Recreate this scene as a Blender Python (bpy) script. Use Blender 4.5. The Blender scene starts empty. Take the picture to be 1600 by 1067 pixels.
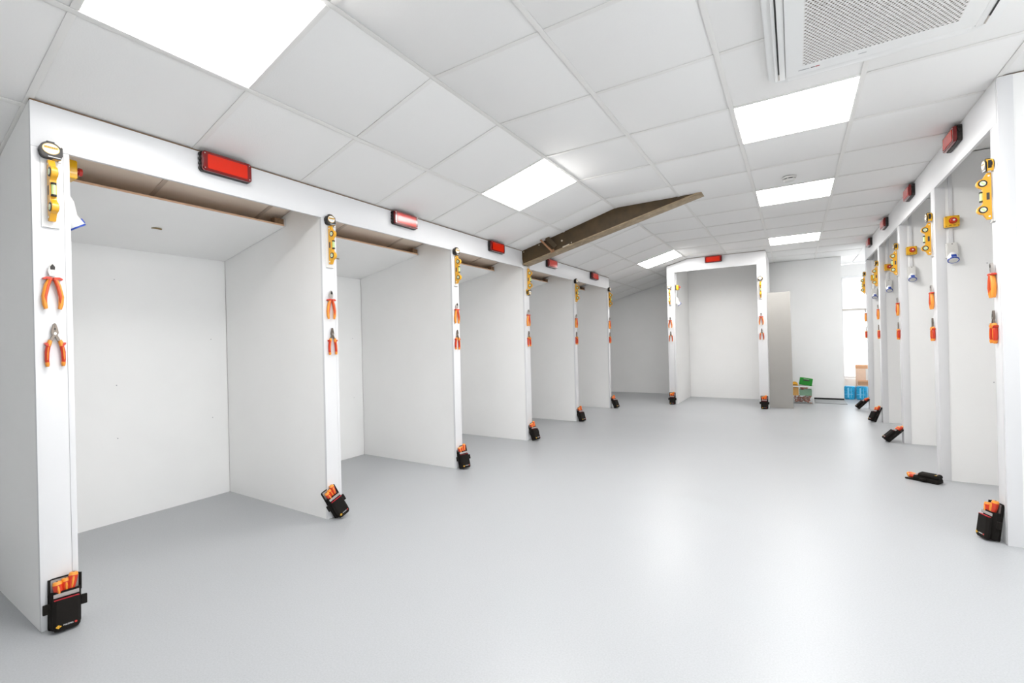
import bpy, bmesh, math, random
from mathutils import Matrix, Vector
random.seed(4)
C = bpy.context.scene.collection
sc = bpy.context.scene
R = math.radians

# ---------------------------------------------------------------- camera
F_PX = 714.24
yaw, pitch, roll, CAMZ = 0.55358, 0.00112, -0.02343, 1.1252
cd = bpy.data.cameras.new('camera'); cam = bpy.data.objects.new('camera', cd); C.objects.link(cam)
cd.sensor_width = 36; cd.lens = F_PX / 1600 * 36; cd.clip_start = .02; cd.clip_end = 200
fw = Vector((-math.sin(yaw)*math.cos(pitch), math.cos(yaw)*math.cos(pitch), math.sin(pitch)))
rt = Vector((math.cos(yaw), math.sin(yaw), 0)); up = rt.cross(fw)
r2 = math.cos(roll)*rt + math.sin(roll)*up; u2 = -math.sin(roll)*rt + math.cos(roll)*up
cam.matrix_world = Matrix(((r2.x, u2.x, -fw.x, 0), (r2.y, u2.y, -fw.y, 0), (r2.z, u2.z, -fw.z, CAMZ), (0, 0, 0, 1)))
sc.camera = cam

# ---------------------------------------------------------------- world and exposure
w = bpy.data.worlds.new('world'); sc.world = w; w.use_nodes = True
w.node_tree.nodes['Background'].inputs[0].default_value = (.93, .97, 1, 1)
w.node_tree.nodes['Background'].inputs[1].default_value = 2.6
sc.view_settings.view_transform = 'Standard'; sc.view_settings.look = 'None'
sc.view_settings.gamma = 1; sc.view_settings.use_curve_mapping = False
sc.view_settings.exposure = 0.69
PANEL = 15.5

# ---------------------------------------------------------------- materials
def mat(name, col, rough=.5, metal=0, noise=0, nscale=30, bump=0, bscale=200, emit=None, coat=0, trans=0, alpha=1, spec=.5):
    m = bpy.data.materials.new(name); m.use_nodes = True; nt = m.node_tree; b = nt.nodes['Principled BSDF']
    b.inputs['Base Color'].default_value = (*col, 1); b.inputs['Roughness'].default_value = rough
    b.inputs['Metallic'].default_value = metal; b.inputs['Specular IOR Level'].default_value = spec
    if coat: b.inputs['Coat Weight'].default_value = coat; b.inputs['Coat Roughness'].default_value = .05
    if trans: b.inputs['Transmission Weight'].default_value = trans
    if alpha < 1: b.inputs['Alpha'].default_value = alpha
    tc = nt.nodes.new('ShaderNodeTexCoord')
    if noise:
        n = nt.nodes.new('ShaderNodeTexNoise'); n.inputs['Scale'].default_value = nscale; n.inputs['Detail'].default_value = 4
        r = nt.nodes.new('ShaderNodeValToRGB')
        r.color_ramp.elements[0].position = .35; r.color_ramp.elements[1].position = .65
        r.color_ramp.elements[0].color = (*[max(0, c*(1-noise)) for c in col], 1)
        r.color_ramp.elements[1].color = (*[min(1, c*(1+noise*.5)) for c in col], 1)
        nt.links.new(tc.outputs['Object'], n.inputs['Vector']); nt.links.new(n.outputs[0], r.inputs[0])
        nt.links.new(r.outputs[0], b.inputs['Base Color'])
    if bump:
        n = nt.nodes.new('ShaderNodeTexNoise'); n.inputs['Scale'].default_value = bscale
        bp = nt.nodes.new('ShaderNodeBump'); bp.inputs['Strength'].default_value = bump; bp.inputs['Distance'].default_value = .002
        nt.links.new(tc.outputs['Object'], n.inputs['Vector']); nt.links.new(n.outputs[0], bp.inputs['Height'])
        nt.links.new(bp.outputs[0], b.inputs['Normal'])
    if emit:
        b.inputs['Emission Color'].default_value = (*emit[0], 1); b.inputs['Emission Strength'].default_value = emit[1]
    return m
M = {}
M['wall'] = mat('white_paint', (.93, .925, .915), .45, noise=.012, nscale=2.5)
M['post'] = mat('white_gloss_trim', (.765, .765, .775), .32)
M['tile'] = mat('ceiling_tile', (.885, .875, .86), .85, bump=.25, bscale=150)
M['bar'] = mat('ceiling_grid', (.83, .815, .79), .6)
M['mdf'] = mat('fibreboard_warm_bounce', (.78, .52, .33), .8, noise=.1, nscale=20)  # board edges, and hidden faces added to warm the slot by bounce
M['shadebar'] = mat('shade_tinted_bar', (.66, .54, .44), .6)  # brown shade of the booth slot put into the bar colour
M['raw'] = mat('raw_fibreboard_edge', (.22, .13, .07), .8, noise=.2, nscale=60)
M['void'] = mat('ceiling_void', (.16, .12, .09), .9)
M['beam'] = mat('brown_primer_steel', (.068, .040, .013), .55, noise=.25, nscale=9)
M['beamlow'] = mat('worn_brown_flange', (.36, .265, .16), .5, noise=.25, nscale=14)
M['rust'] = mat('rust_brown_steel', (.30, .15, .07), .6, noise=.2, nscale=30)
M['scuff'] = mat('plaster_splash', (.55, .48, .38), .7)
M['light'] = mat('light_diffuser', (.9, .9, .9), .4, emit=((1, .99, .975), PANEL))
M['lightframe'] = mat('light_frame', (.85, .85, .85), .4)
M['yellow'] = mat('yellow_plastic', (.86, .43, .02), .35, coat=.3)
M['yellow2'] = mat('yellow_body', (.88, .48, .01), .3, coat=.3)
M['black'] = mat('black_plastic', (.018, .014, .012), .45)
M['dark'] = mat('dark_grey_plastic', (.06, .055, .055), .5)
M['fabric'] = mat('black_nylon', (.010, .008, .0065), .85, spec=.25, noise=.2, nscale=300, bump=.4, bscale=900)
M['greycloth'] = mat('grey_webbing', (.36, .34, .33), .7)
M['redcloth'] = mat('red_piping', (.45, .01, .02), .6)
M['steel'] = mat('polished_steel', (.55, .52, .49), .28, metal=1)
M['darksteel'] = mat('blackened_steel', (.24, .20, .17), .38, metal=1)
M['orange'] = mat('coral_orange_grip', (.72, .10, .025), .35, coat=.2)
M['red'] = mat('red_orange_grip', (.62, .035, .006), .35, coat=.2)
M['amber'] = mat('amber_grip', (.88, .32, .035), .35, coat=.2)
M['lens'] = mat('red_lens', (.20, .003, .003), .16, coat=.5)
M['lensin'] = mat('bright_red_lens', (.68, .018, .002), .16, coat=.35, spec=.3)
M['button'] = mat('red_button', (.55, .02, .01), .3, coat=.4)
M['white'] = mat('white_plastic', (.86, .86, .85), .3)
M['label'] = mat('white_label', (.85, .85, .86), .35)
M['gold'] = mat('yellow_orange_print', (.90, .50, .03), .4)
M['printgrey'] = mat('grey_print', (.40, .40, .42), .5)
M['cream'] = mat('label_rim', (.90, .62, .22), .4)
M['vial'] = mat('green_vial_liquid', (.62, .80, .35), .12, coat=.6)
M['vialw'] = mat('pale_vial', (.80, .82, .66), .15, coat=.6)
M['blue'] = mat('blue_plastic', (.02, .07, .42), .35)
M['offwhite'] = mat('off_white_plastic', (.72, .71, .68), .35)
M['grille'] = mat('grille_white', (.82, .80, .78), .4)
M['filter'] = mat('tan_filter', (.22, .13, .08), .8)
M['slot'] = mat('slot_black', (.01, .01, .01), .6)
M['greyboard'] = mat('grey_board', (.42, .405, .38), .6, noise=.03, nscale=3)
M['matgrey'] = mat('grey_sheet', (.30, .31, .315), .5)
M['gapblack'] = mat('dark_gap', (.03, .03, .03), .8)
M['clear'] = mat('clear_plastic', (.9, .95, .93), .12, alpha=.05)
M['sheer'] = mat('sheer_blind', (.9, .9, .9), .8, alpha=.45)
M['shadetile'] = mat('shade_tinted_tile', (.90, .77, .64), .85, bump=.25, bscale=150)  # shade above the left booths put into the tile colour
M['copper'] = mat('copper', (.45, .12, .05), .35, metal=.35, noise=.4, nscale=20)
M['tub'] = mat('pale_green_tub', (.14, .30, .17), .5)
M['green'] = mat('green_plastic', (.01, .28, .02), .35)
M['greenlt'] = mat('pale_green_print', (.25, .6, .25), .4)
M['ochre'] = mat('ochre_tub', (.70, .34, .03), .5)
M['pack'] = mat('blue_wrap', (.02, .38, .68), .3, noise=.25, nscale=40)
M['packlt'] = mat('pale_blue_print', (.25, .62, .85), .3)
M['card'] = mat('cardboard', (.78, .56, .42), .8, noise=.05, nscale=8)
M['cardd'] = mat('cardboard_lid', (.66, .36, .20), .8)
M['glass'] = mat('window_glass', (.95, .98, 1), .02, alpha=.06)
M['frame'] = mat('window_frame', (.86, .86, .86), .35)
M['rail'] = mat('worn_rail', (.52, .47, .42), .5)
M['outside'] = mat('pale_render', (.8, .82, .84), .8)
M['hole'] = mat('drilled_hole_brown', (.30, .20, .08), .9)
# floor: light grey speckled safety vinyl
m = mat('safety_vinyl', (.60, .625, .645), .36, spec=.45); nt = m.node_tree; b = nt.nodes['Principled BSDF']
tc = nt.nodes.new('ShaderNodeTexCoord'); vo = nt.nodes.new('ShaderNodeTexNoise'); vo.inputs['Scale'].default_value = 160; vo.inputs['Detail'].default_value = 3
rp = nt.nodes.new('ShaderNodeValToRGB'); rp.color_ramp.elements[0].position = .30; rp.color_ramp.elements[1].position = .72
rp.color_ramp.elements[0].color = (.395, .405, .418, 1); rp.color_ramp.elements[1].color = (.445, .457, .472, 1)
e = rp.color_ramp.elements.new(.5); e.color = (.42, .432, .446, 1)
nt.links.new(tc.outputs['Object'], vo.inputs['Vector']); nt.links.new(vo.outputs[0], rp.inputs[0]); nt.links.new(rp.outputs[0], b.inputs['Base Color'])
n2 = nt.nodes.new('ShaderNodeTexNoise'); n2.inputs['Scale'].default_value = 1.3
mr = nt.nodes.new('ShaderNodeMapRange'); mr.inputs[3].default_value = .30; mr.inputs[4].default_value = .42
nt.links.new(tc.outputs['Object'], n2.inputs['Vector']); nt.links.new(n2.outputs[0], mr.inputs[0]); nt.links.new(mr.outputs[0], b.inputs['Roughness'])
M['floor'] = m

# ---------------------------------------------------------------- mesh helpers
def B(): return bmesh.new()
def box(bm, x0, x1, y0, y1, z0, z1, mi=0, bev=0, mat4=None):
    vs = [bm.verts.new(p) for p in ((x0,y0,z0),(x1,y0,z0),(x1,y1,z0),(x0,y1,z0),(x0,y0,z1),(x1,y0,z1),(x1,y1,z1),(x0,y1,z1))]
    fs = [bm.faces.new([vs[i] for i in q]) for q in ((3,2,1,0),(4,5,6,7),(0,1,5,4),(1,2,6,5),(2,3,7,6),(3,0,4,7))]
    for f in fs: f.material_index = mi
    if bev:
        es = list({e for f in fs for e in f.edges})
        r = bmesh.ops.bevel(bm, geom=es, offset=bev, segments=2, affect='EDGES', profile=.6)
        for f in r['faces']: f.material_index = mi
        vs = list({v for f in r['faces'] for v in f.verts})
    if mat4 is not None:
        bmesh.ops.transform(bm, matrix=mat4, verts=vs)
    return vs
def prism(bm, pts, h0, h1, axis='Y', mi=0):
    """pts in the plane perpendicular to axis; Y:(x,z)  X:(y,z)  Z:(x,y)"""
    def P(p, h): return {'Y': (p[0], h, p[1]), 'X': (h, p[0], p[1]), 'Z': (p[0], p[1], h)}[axis]
    a = [bm.verts.new(P(p, h0)) for p in pts]; c = [bm.verts.new(P(p, h1)) for p in pts]; n = len(pts)
    fs = [bm.faces.new(a), bm.faces.new(c[::-1])]
    for i in range(n): fs.append(bm.faces.new([a[i], c[i], c[(i+1) % n], a[(i+1) % n]]))
    for f in fs: f.material_index = mi
    return a + c
def cyl(bm, p0, p1, r0, r1=None, seg=20, mi=0, sx=1):
    p0, p1 = Vector(p0), Vector(p1); r1 = r0 if r1 is None else r1
    d = (p1-p0).normalized(); q = d.to_track_quat('Z', 'Y')
    a = []; c = []
    for i in range(seg):
        t = 2*math.pi*i/seg; o = q @ Vector((math.cos(t)*sx, math.sin(t), 0))
        a.append(bm.verts.new(p0+o*r0)); c.append(bm.verts.new(p1+o*r1))
    fs = [bm.faces.new(a[::-1]), bm.faces.new(c)]
    for i in range(seg): fs.append(bm.faces.new([a[i], a[(i+1) % seg], c[(i+1) % seg], c[i]]))
    for f in fs: f.material_index = mi
def sweep(bm, pts, rads, seg=12, mi=0):
    """pts 3D, rads (ra, rb) with ra in the XZ-plane normal, rb along Y"""
    pts = [Vector(p) for p in pts]; rings = []
    for i, p in enumerate(pts):
        d = (pts[min(i+1, len(pts)-1)] - pts[max(i-1, 0)]).normalized()
        n = Vector((0, 1, 0)); s = d.cross(n).normalized(); n = s.cross(d).normalized()
        ra, rb = rads[i]
        rings.append([bm.verts.new(p + s*ra*math.cos(2*math.pi*k/seg) + n*rb*math.sin(2*math.pi*k/seg)) for k in range(seg)])
    fs = [bm.faces.new(rings[0]), bm.faces.new(rings[-1][::-1])]
    for a, c in zip(rings, rings[1:]):
        for k in range(seg): fs.append(bm.faces.new([a[k], c[k], c[(k+1) % seg], a[(k+1) % seg]]))
    for f in fs: f.material_index = mi
def arc(cx, cz, r, a0, a1, n, ry=None):
    ry = r if ry is None else ry
    return [(cx + r*math.cos(R(a0+(a1-a0)*i/n)), cz + ry*math.sin(R(a0+(a1-a0)*i/n))) for i in range(n+1)]
def rrect(x0, x1, z0, z1, r, n=4):
    return arc(x1-r, z1-r, r, 0, 90, n) + arc(x0+r, z1-r, r, 90, 180, n) + arc(x0+r, z0+r, r, 180, 270, n) + arc(x1-r, z0+r, r, 270, 360, n)
def obj(name, bm, mats, parent=None, smooth=True, label=None, bevel=0):
    if bevel:
        bmesh.ops.remove_doubles(bm, verts=bm.verts, dist=1e-6)
        es = [e for e in bm.edges if len(e.link_faces) == 2 and e.calc_face_angle(0) > R(30)]
        bmesh.ops.bevel(bm, geom=es, offset=bevel, segments=2, affect='EDGES', clamp_overlap=True)
    bmesh.ops.recalc_face_normals(bm, faces=bm.faces)
    me = bpy.data.meshes.new(name); bm.to_mesh(me); bm.free()
    for x in (mats if isinstance(mats, (list, tuple)) else [mats]): me.materials.append(M[x])
    if smooth:
        me.polygons.foreach_set('use_smooth', [True]*len(me.polygons)); me.set_sharp_from_angle(angle=R(38))
    o = bpy.data.objects.new(name, me); C.objects.link(o); o.parent = parent
    if label: o['label'] = label
    return o
def tag(o, label, cat, group=None):
    o['label'] = label; o['category'] = cat
    if group: o['group'] = group
    return o
def thing(name, label, cat, loc=(0, 0, 0), rz=0, group=None):
    o = bpy.data.objects.new(name, None); o.empty_display_size = .05; C.objects.link(o)
    o.location = loc; o.rotation_euler = (0, 0, rz); return tag(o, label, cat, group)
def struct(o): o['kind'] = 'structure'; return o
def dup(root, label, mw):
    r = root.copy(); C.objects.link(r); r['label'] = label; r.matrix_world = mw
    for ch in list(root.children):
        c = ch.copy(); C.objects.link(c); c.parent = r
        for g in ch.children:
            d = g.copy(); C.objects.link(d); d.parent = c
    return r
def text(body, size, material, parent, loc, name='lettering', rot=(R(90), 0, 0), sx=1, depth=.0003):
    cu = bpy.data.curves.new('t', 'FONT'); cu.body = body; cu.size = size; cu.align_x = 'CENTER'; cu.align_y = 'CENTER'; cu.extrude = depth; cu.resolution_u = 2
    t = bpy.data.objects.new('t', cu); C.objects.link(t)
    me = bpy.data.meshes.new_from_object(t.evaluated_get(bpy.context.evaluated_depsgraph_get()))
    bpy.data.objects.remove(t); me.materials.clear(); me.materials.append(M[material])
    o = bpy.data.objects.new(name, me); C.objects.link(o); o.parent = parent; o.location = loc; o.rotation_euler = rot; o.scale = (sx, 1, 1)
    return o

# ---------------------------------------------------------------- dimensions (metres)
XL = -2.602            # face of the left row
XB = -3.826            # back wall of the left row
XC, HC, A = -1.509, 2.455, 0.2639      # ceiling crease, flat ceiling height, slope
TA = math.tan(A)
XR = 0.926             # face of the right row
XRB = 2.163
YB = 9.58              # back wall
Y0, T = 1.7544, 0.5989
SX = 0.612
def ceil_z(x): return HC if x >= XC else HC - (XC-x)*TA
LY = [(.556, .672), (1.886, 1.996), (3.212, 3.306), (4.50, 4.612), (5.877, 5.962), (7.236, 7.310)]
RY = [(3.380, 3.492), (4.660, 4.770), (6.035, 6.145), (7.335, 7.445), (8.540, 8.640)]
YF = -2.44             # wall behind the camera

# ---------------------------------------------------------------- shell
bm = B(); box(bm, XB-.1, 2.3, YF-.1, 11.0, -.12, 0)
struct(obj('floor', bm, 'floor', smooth=False))
bm = B(); box(bm, XB-.06, XB-.004, YF, YB+.05, 0, ceil_z(XB)+.12); struct(obj('wall_left', bm, 'wall', smooth=False))
WY0, WY1, WZ0, WZ1 = -2.0, 2.7, .75, 2.15      # unseen side window added as fill light, right of the camera
bm = B()
for a in ((YF, WY0, 0, HC+.06), (WY1, 8.72, 0, HC+.06), (9.85, 10.9, 0, HC+.06), (WY0, WY1, 0, WZ0), (WY0, WY1, WZ1, HC+.06), (8.72, 9.85, 0, WZ0), (8.72, 9.85, WZ1, HC+.06)): box(bm, XRB+.004, XRB+.08, *a)
struct(obj('wall_right', bm, 'wall', smooth=False))
wn = bpy.data.objects.new('fill_window_side', None); C.objects.link(wn); wn['kind'] = 'structure'
bm = B()
for a in ((WY0, WY0+.05, WZ0, WZ1), (WY1-.05, WY1, WZ0, WZ1), (WY0+.05, WY1-.05, WZ0, WZ0+.05), (WY0+.05, WY1-.05, WZ1-.05, WZ1), (-.475, -.425, WZ0+.05, WZ1-.05), (1.125, 1.175, WZ0+.05, WZ1-.05)): box(bm, XRB+.01, XRB+.07, *a)
obj('window_frame', bm, 'frame', wn, smooth=False)
wn3 = bpy.data.objects.new('fill_window_far', None); C.objects.link(wn3); wn3['kind'] = 'structure'  # unseen window added to brighten the far end
bm = B()
for a in ((8.72, 8.77, WZ0, WZ1), (9.80, 9.85, WZ0, WZ1), (8.77, 9.80, WZ0, WZ0+.05), (8.77, 9.80, WZ1-.05, WZ1)): box(bm, XRB+.01, XRB+.07, *a)
obj('window_frame', bm, 'frame', wn3, smooth=False)
bm = B(); box(bm, XRB+.036, XRB+.040, 8.77, 9.80, WZ0+.05, WZ1-.05); obj('pane', bm, 'glass', wn3, smooth=False)
for a in ((WY0+.05, -.475), (-.425, 1.125), (1.175, WY1-.05)):
    bm = B(); box(bm, XRB+.036, XRB+.040, a[0], a[1], WZ0+.05, WZ1-.05); obj('pane', bm, 'glass', wn, smooth=False)
bm = B(); box(bm, XB-.06, XRB+.08, YF-.08, YF, 0, HC+.06); struct(obj('wall_front', bm, 'wall', smooth=False))
bm = B(); prism(bm, [(XB, .0), (.27, .0), (.27, .03), (.70, .03), (.70, HC-.004), (XC, HC-.004), (XB, ceil_z(XB)-.004)], YB, YB+.06, 'Y')
wb = struct(obj('wall_back', bm, 'wall', smooth=False))
bm = B(); box(bm, .27, .70, YB+.02, YB+.05, .0, .03); obj('bottom_gap', bm, 'gapblack', wb, label='dark gap under the white wall board')
bm = B(); box(bm, .62, .70, YB+.061, 10.75, 0, HC-.004); struct(obj('wall_recess', bm, 'wall', smooth=False))
# ceiling: backing, tiles and grid bars
bm = B(); prism(bm, [(XB-.02, ceil_z(XB)+.05), (XC, HC+.05), (XRB, HC+.05), (XRB, HC+.09), (XC, HC+.09), (XB-.02, ceil_z(XB)+.09)], YF, 10.85, 'Y')
ceil = struct(obj('ceiling', bm, 'void', smooth=False))
def tile_bm(w, l):
    bm = B(); box(bm, -w/2, w/2, -l/2, l/2, .0008, .014, bev=.002); return bm
flat_me = obj('ceiling_tile', tile_bm(SX-.010, T-.010), 'tile', ceil)
slope_me = obj('ceiling_tile', tile_bm(T-.010, T-.010), 'tile', ceil)
shade_me = obj('ceiling_tile', tile_bm(T-.010, T-.010), 'shadetile', ceil)
mats_used = {'f': 0, 's': 0, 't': 0}
def place(o, loc, ry, kind):
    if mats_used[kind]: o = o.copy(); C.objects.link(o)
    mats_used[kind] = 1
    o.location = loc; o.rotation_euler = (0, ry, 0); return o
LIGHT_FLAT = {(2, k) for k in (2, 5, 9, -1)}       # last row is an unseen panel added for light; column 2 starts at x=-0.285
LIGHT_SLOPE = {(0, k) for k in (-2, 2, 9)}
lights = []
for k in range(-6, 13):
    y = Y0 + T*k; yc = y + T/2
    for j in range(6):
        x = XC + SX*j
        if (j, k) in LIGHT_FLAT: lights.append((x+SX/2, yc, HC, 0, SX)); continue
        place(flat_me, (x+SX/2, yc, HC + random.uniform(0, .0012)), 0, 'f')
    for j in range(4):
        s = T*(j+.5); x = XC - s*math.cos(A); z = HC - s*math.sin(A)
        if (j, k) in LIGHT_SLOPE: lights.append((x, yc, z, -A, T)); continue
        over = j >= 2 and -2 <= k <= 8      # tiles above the left booths, the slot's shade put in as tan
        place(shade_me if over else slope_me, (x, yc, z + random.uniform(0, .0012)), -A, 't' if over else 's')
for j in range(3): place(flat_me, (XC+SX*(j+.5), Y0+T*13.5, HC), 0, 'f')
for j in range(4): place(slope_me, (XC-T*(j+.5)*math.cos(A), Y0+T*13.5, HC-T*(j+.5)*math.sin(A)), -A, 's')
# far tiles over the recess
for j in range(3, 6):
    for k in (13, 14):
        place(flat_me, (XC+SX*(j+.5), Y0+T*(k+.5), HC), 0, 'f')
# bars
def bar_bm(w, l):   # runs along Y, inverted tee
    bm = B(); box(bm, -w/2, w/2, -l/2, l/2, -.0030, 0, bev=.0006); box(bm, -.003, .003, -l/2, l/2, 0, .03); return bm
LB = Y0+T*13 - (Y0-6*T)
yc = (Y0+T*13 + Y0-6*T)/2
ob = obj('grid_bar', bar_bm(.024, LB), 'bar', ceil); ob.location = (XC, yc, HC)
for j in range(1, 7):
    o = ob.copy(); C.objects.link(o); o.location = (XC+SX*j - (.006 if j == 6 else 0), yc, HC)
for j in range(1, 4):
    o = ob.copy(); C.objects.link(o); o.location = (XC-T*j*math.cos(A), yc, HC-T*j*math.sin(A)); o.rotation_euler = (0, -A, 0)
cf = None
for k in range(-5, 13):
    y = Y0+T*k
    for j in range(6):
        if cf is None: cf = obj('cross_bar', bar_bm(.024, SX-.026), 'bar', ceil); o = cf
        else: o = cf.copy(); C.objects.link(o)
        o.location = (XC+SX*(j+.5), y, HC+.0006); o.rotation_euler = (0, 0, R(90))
cs = None
for k in range(-5, 13):
    y = Y0+T*k
    for j in range(4):
        s = T*(j+.5)
        if cs is None:
            cs = obj('cross_bar', bar_bm(.024, T-.026), 'bar', ceil); ct = obj('cross_bar', bar_bm(.024, T-.026), 'shadebar', ceil); o = cs; ct_used = False
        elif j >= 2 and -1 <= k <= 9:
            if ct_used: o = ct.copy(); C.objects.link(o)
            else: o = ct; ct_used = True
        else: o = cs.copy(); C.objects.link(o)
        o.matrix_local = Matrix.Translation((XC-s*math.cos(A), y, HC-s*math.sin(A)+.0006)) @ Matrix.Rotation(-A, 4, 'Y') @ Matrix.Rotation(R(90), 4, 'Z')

# light panels
LN = {(0, 2.95): 'nearest flat ceiling light panel beside the air conditioning cassette',
      (0, 4.75): 'middle flat ceiling light panel just beyond the smoke detector',
      (0, 7.14): 'farthest flat ceiling light panel near the back wall',
      (1, .56): 'large light panel on the sloping ceiling nearest the camera',
      (1, 2.95): 'light panel on the sloping ceiling in front of the brown beam',
      (1, 7.14): 'far light panel on the sloping ceiling near the end booth'}
for (x, yy, z, ry, wd) in lights:
    lab = LN.get((1 if ry else 0, round(yy-T/2, 2)), None)
    for kk, vv in LN.items():
        if kk[0] == (1 if ry else 0) and abs(kk[1]-(yy-T/2)) < .05: lab = vv
    if lab is None and yy > 9: lab = 'ceiling light panel in the recess beyond the back wall'
    if lab is None:
        lab = ('sloping' if ry else 'flat') + ' ceiling light panel added out of view near the camera' + (' farther back' if yy < -1 else '')
    t = thing('ceiling_light', lab, 'light panel', (x, yy, z), 0, 'square ceiling light panels'); t.rotation_euler = (0, ry, 0)
    h, l = wd/2-.004, T/2-.004
    bm = B()
    for a in ((-h, h, -l, -l+.010), (-h, h, l-.010, l), (-h, -h+.010, -l+.010, l-.010), (h-.010, h, -l+.010, l-.010)): box(bm, *a, .0006, .014)
    obj('frame', bm, 'lightframe', t)
    bm = B(); box(bm, -h+.010, h-.010, -l+.010, l-.010, .002, .010); obj('diffuser', bm, 'light', t)

# ---------------------------------------------------------------- left row of booths
ORD = ['nearest', 'second', 'third', 'fourth', 'fifth', 'sixth and last']
def rowthing(name, bm, m, label, cat, group=None, parts=None, smooth=False):
    return tag(obj(name, bm, m, smooth=smooth), label, cat, group)
FZ = 1.965
for i, (a, c) in enumerate(LY):
    t = thing('partition', f'white partition wall with painted end post, {ORD[i]} in the left row', 'partition', (XL, (a+c)/2, 0), 0, 'partitions of the left row')
    h = (c-a)/2
    def loc(x): return x - XL
    bm = B()
    g = .018 if i == 0 else 0
    xs0, xs1 = loc(XB+.014), -.019
    prism(bm, [(xs0, 0), (xs1, 0), (xs1, ceil_z(XL-.02)-.006), (xs0, ceil_z(XB+.014)-.006)], -h, h, 'Y')
    obj('board', bm, 'wall', t, smooth=False)
    bm = B(); gz = h-.018
    box(bm, -.019, 0, -h, gz-.0022, 0, FZ-.001, bev=.001); box(bm, -.019, -.0012, gz-.0009, h, 0, FZ-.001, bev=.0008)
    obj('post_face', bm, 'post', t)
BK = [(LY[i][1], LY[i+1][0]) for i in range(5)]
for i, (a, c) in enumerate(BK):
    bm = B(); box(bm, XB, XB+.013, a-.05 if i == 0 else a+.002, c-.002, 0, ceil_z(XB+.013)-.008)
    # trim so that the sheet stays between the partitions
    for v in bm.verts:
        if v.co.y < a+.002: v.co.y = a+.002
    t = tag(obj('back_panel', bm, 'wall', smooth=False), f'white back board of the {ORD[i].replace("sixth and last","last")} left booth', 'wall panel', 'back boards of the left booths')
    if i < 2:
        for (sy, sz) in ((.12, .55), (.12, .85), (.12, 1.15), (.52, .55), (.52, .9), (.52, 1.6), (1.1, .6), (1.1, 1.2)):
            if a+sy < c-.03:
                bm = B(); cyl(bm, (XB+.012, a+sy, sz), (XB+.0142, a+sy, sz), .0035, .003, 8); obj('screw_head', bm, 'printgrey', t)
    # sloping board that roofs the booth
    bx0, bx1 = XB+.016, -3.0; z1 = 1.965; z0 = z1 - (bx1-bx0)*.188
    t = thing('booth_roof_board', f'thin white board roofing the {ORD[i]} left booth below the open slot', 'roof board', (bx1, (a+c)/2, z1), 0, 'roof boards of the left booths')
    bm = B(); prism(bm, [(bx0-bx1, z0-z1), (0, 0), (0, .012), (bx0-bx1, z0-z1+.012)], -(c-a)/2+.003, (c-a)/2-.003, 'Y')
    bm.normal_update(); bmesh.ops.recalc_face_normals(bm, faces=bm.faces)
    for f in bm.faces:
        if f.normal.z > .5: f.material_index = 1      # brown upper side, added to bounce warm light into the slot
    obj('board', bm, ['wall', 'mdf'], t, smooth=False)
    bm = B(); box(bm, .0002, .0030, -(c-a)/2+.003, (c-a)/2-.003, .001, .0115); obj('raw_edge', bm, 'mdf', t, smooth=False)
    bm = B(); ex = -.40
    cyl(bm, (ex, 0, -.188*.40-.0012), (ex, 0, -.188*.40+.001), .028, seg=24); obj('drilled_hole', bm, 'hole', t, label='round brown drilled hole in the booth roof')
    yy = (c-a)/2-.003
    bm = B(); box(bm, -.05, -.002, yy-.07, yy-.006, .012, .05); obj('timber_block', bm, 'raw', t, smooth=False)
    bm = B(); box(bm, -.05, .012, yy-.006, yy, -.002, .052); obj('bracket', bm, 'post', t, smooth=False)
# fascia in two lengths, on either side of the beam
YBM = 4.556
for i, (a, c) in enumerate(((LY[0][0], YBM-.084), (YBM+.084, LY[5][1]))):
    nm = ('long white fascia board over the near left booths, in front of the beam', 'shorter white fascia board over the far left booths, beyond the beam')[i]
    t = thing('fascia_board', nm, 'fascia', (XL, a, FZ), 0, 'fascia boards')
    top = ceil_z(XL)-FZ
    bm = B(); box(bm, -.019, 0, 0, c-a, 0, top-.010, bev=.0012); obj('board', bm, 'post', t)
    bm = B(); box(bm, -.0215, -.0195, LY[0][1]-LY[0][0]+.003 if i == 0 else .1, c-a-.12, .004, top-.014); obj('bounce_strip', bm, 'mdf', t, smooth=False, label='brown bounce strip added behind the fascia')  # added strip that reflects warm light into the slot
    bm = B(); box(bm, -.018, -.0012, 0, c-a, top-.0095, top-.0045); obj('raw_top_edge', bm, 'raw', t, smooth=False, label='thin brown raw top edge')
# ---------------------------------------------------------------- right row
for i, (a, c) in enumerate(RY):
    t = thing('partition', f'white partition wall with painted end post, {ORD[i].replace("fifth","fifth and farthest")} in the right row', 'partition', (XR, (a+c)/2, 0), 0, 'partitions of the right row')
    h = (c-a)/2; top = HC-.006
    bm = B(); box(bm, .024, XRB-XR-.002, -h+.004, h, 0, top); obj('board', bm, 'wall', t, smooth=False)
    bm = B(); box(bm, 0, .0235, -h+.020, h, 0, 2.219, bev=.002); box(bm, 0.001, .060, -h, -h+.0185, 0, top if i == 0 else 2.219, bev=.002)
    obj('post_face', bm, 'post', t)
    if i == 0:
        bm = B(); box(bm, .01, XRB-XR-.002, -h+.006, -h+.02, top+.0005, top+.004); obj('raw_top_edge', bm, 'raw', t, smooth=False)
    for s in ((.3, .75), (.3, 2.02), (.5, 1.3), (.28, 1.62)):
        bm = B(); cyl(bm, (s[0], -h+.0042, s[1]), (s[0], -h+.0030, s[1]), .004, .004, 8); obj('screw_head', bm, 'printgrey', t)
t = thing('fascia_board', 'long white fascia board over the right row of booths', 'fascia', (XR, RY[0][0]+.0195, 2.22), 0, 'fascia boards')
L = RY[4][1]-RY[0][0]-.0195
bm = B(); box(bm, 0, .019, 0, L, 0, HC-2.22-.007, bev=.0012); obj('board', bm, 'post', t)
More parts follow.
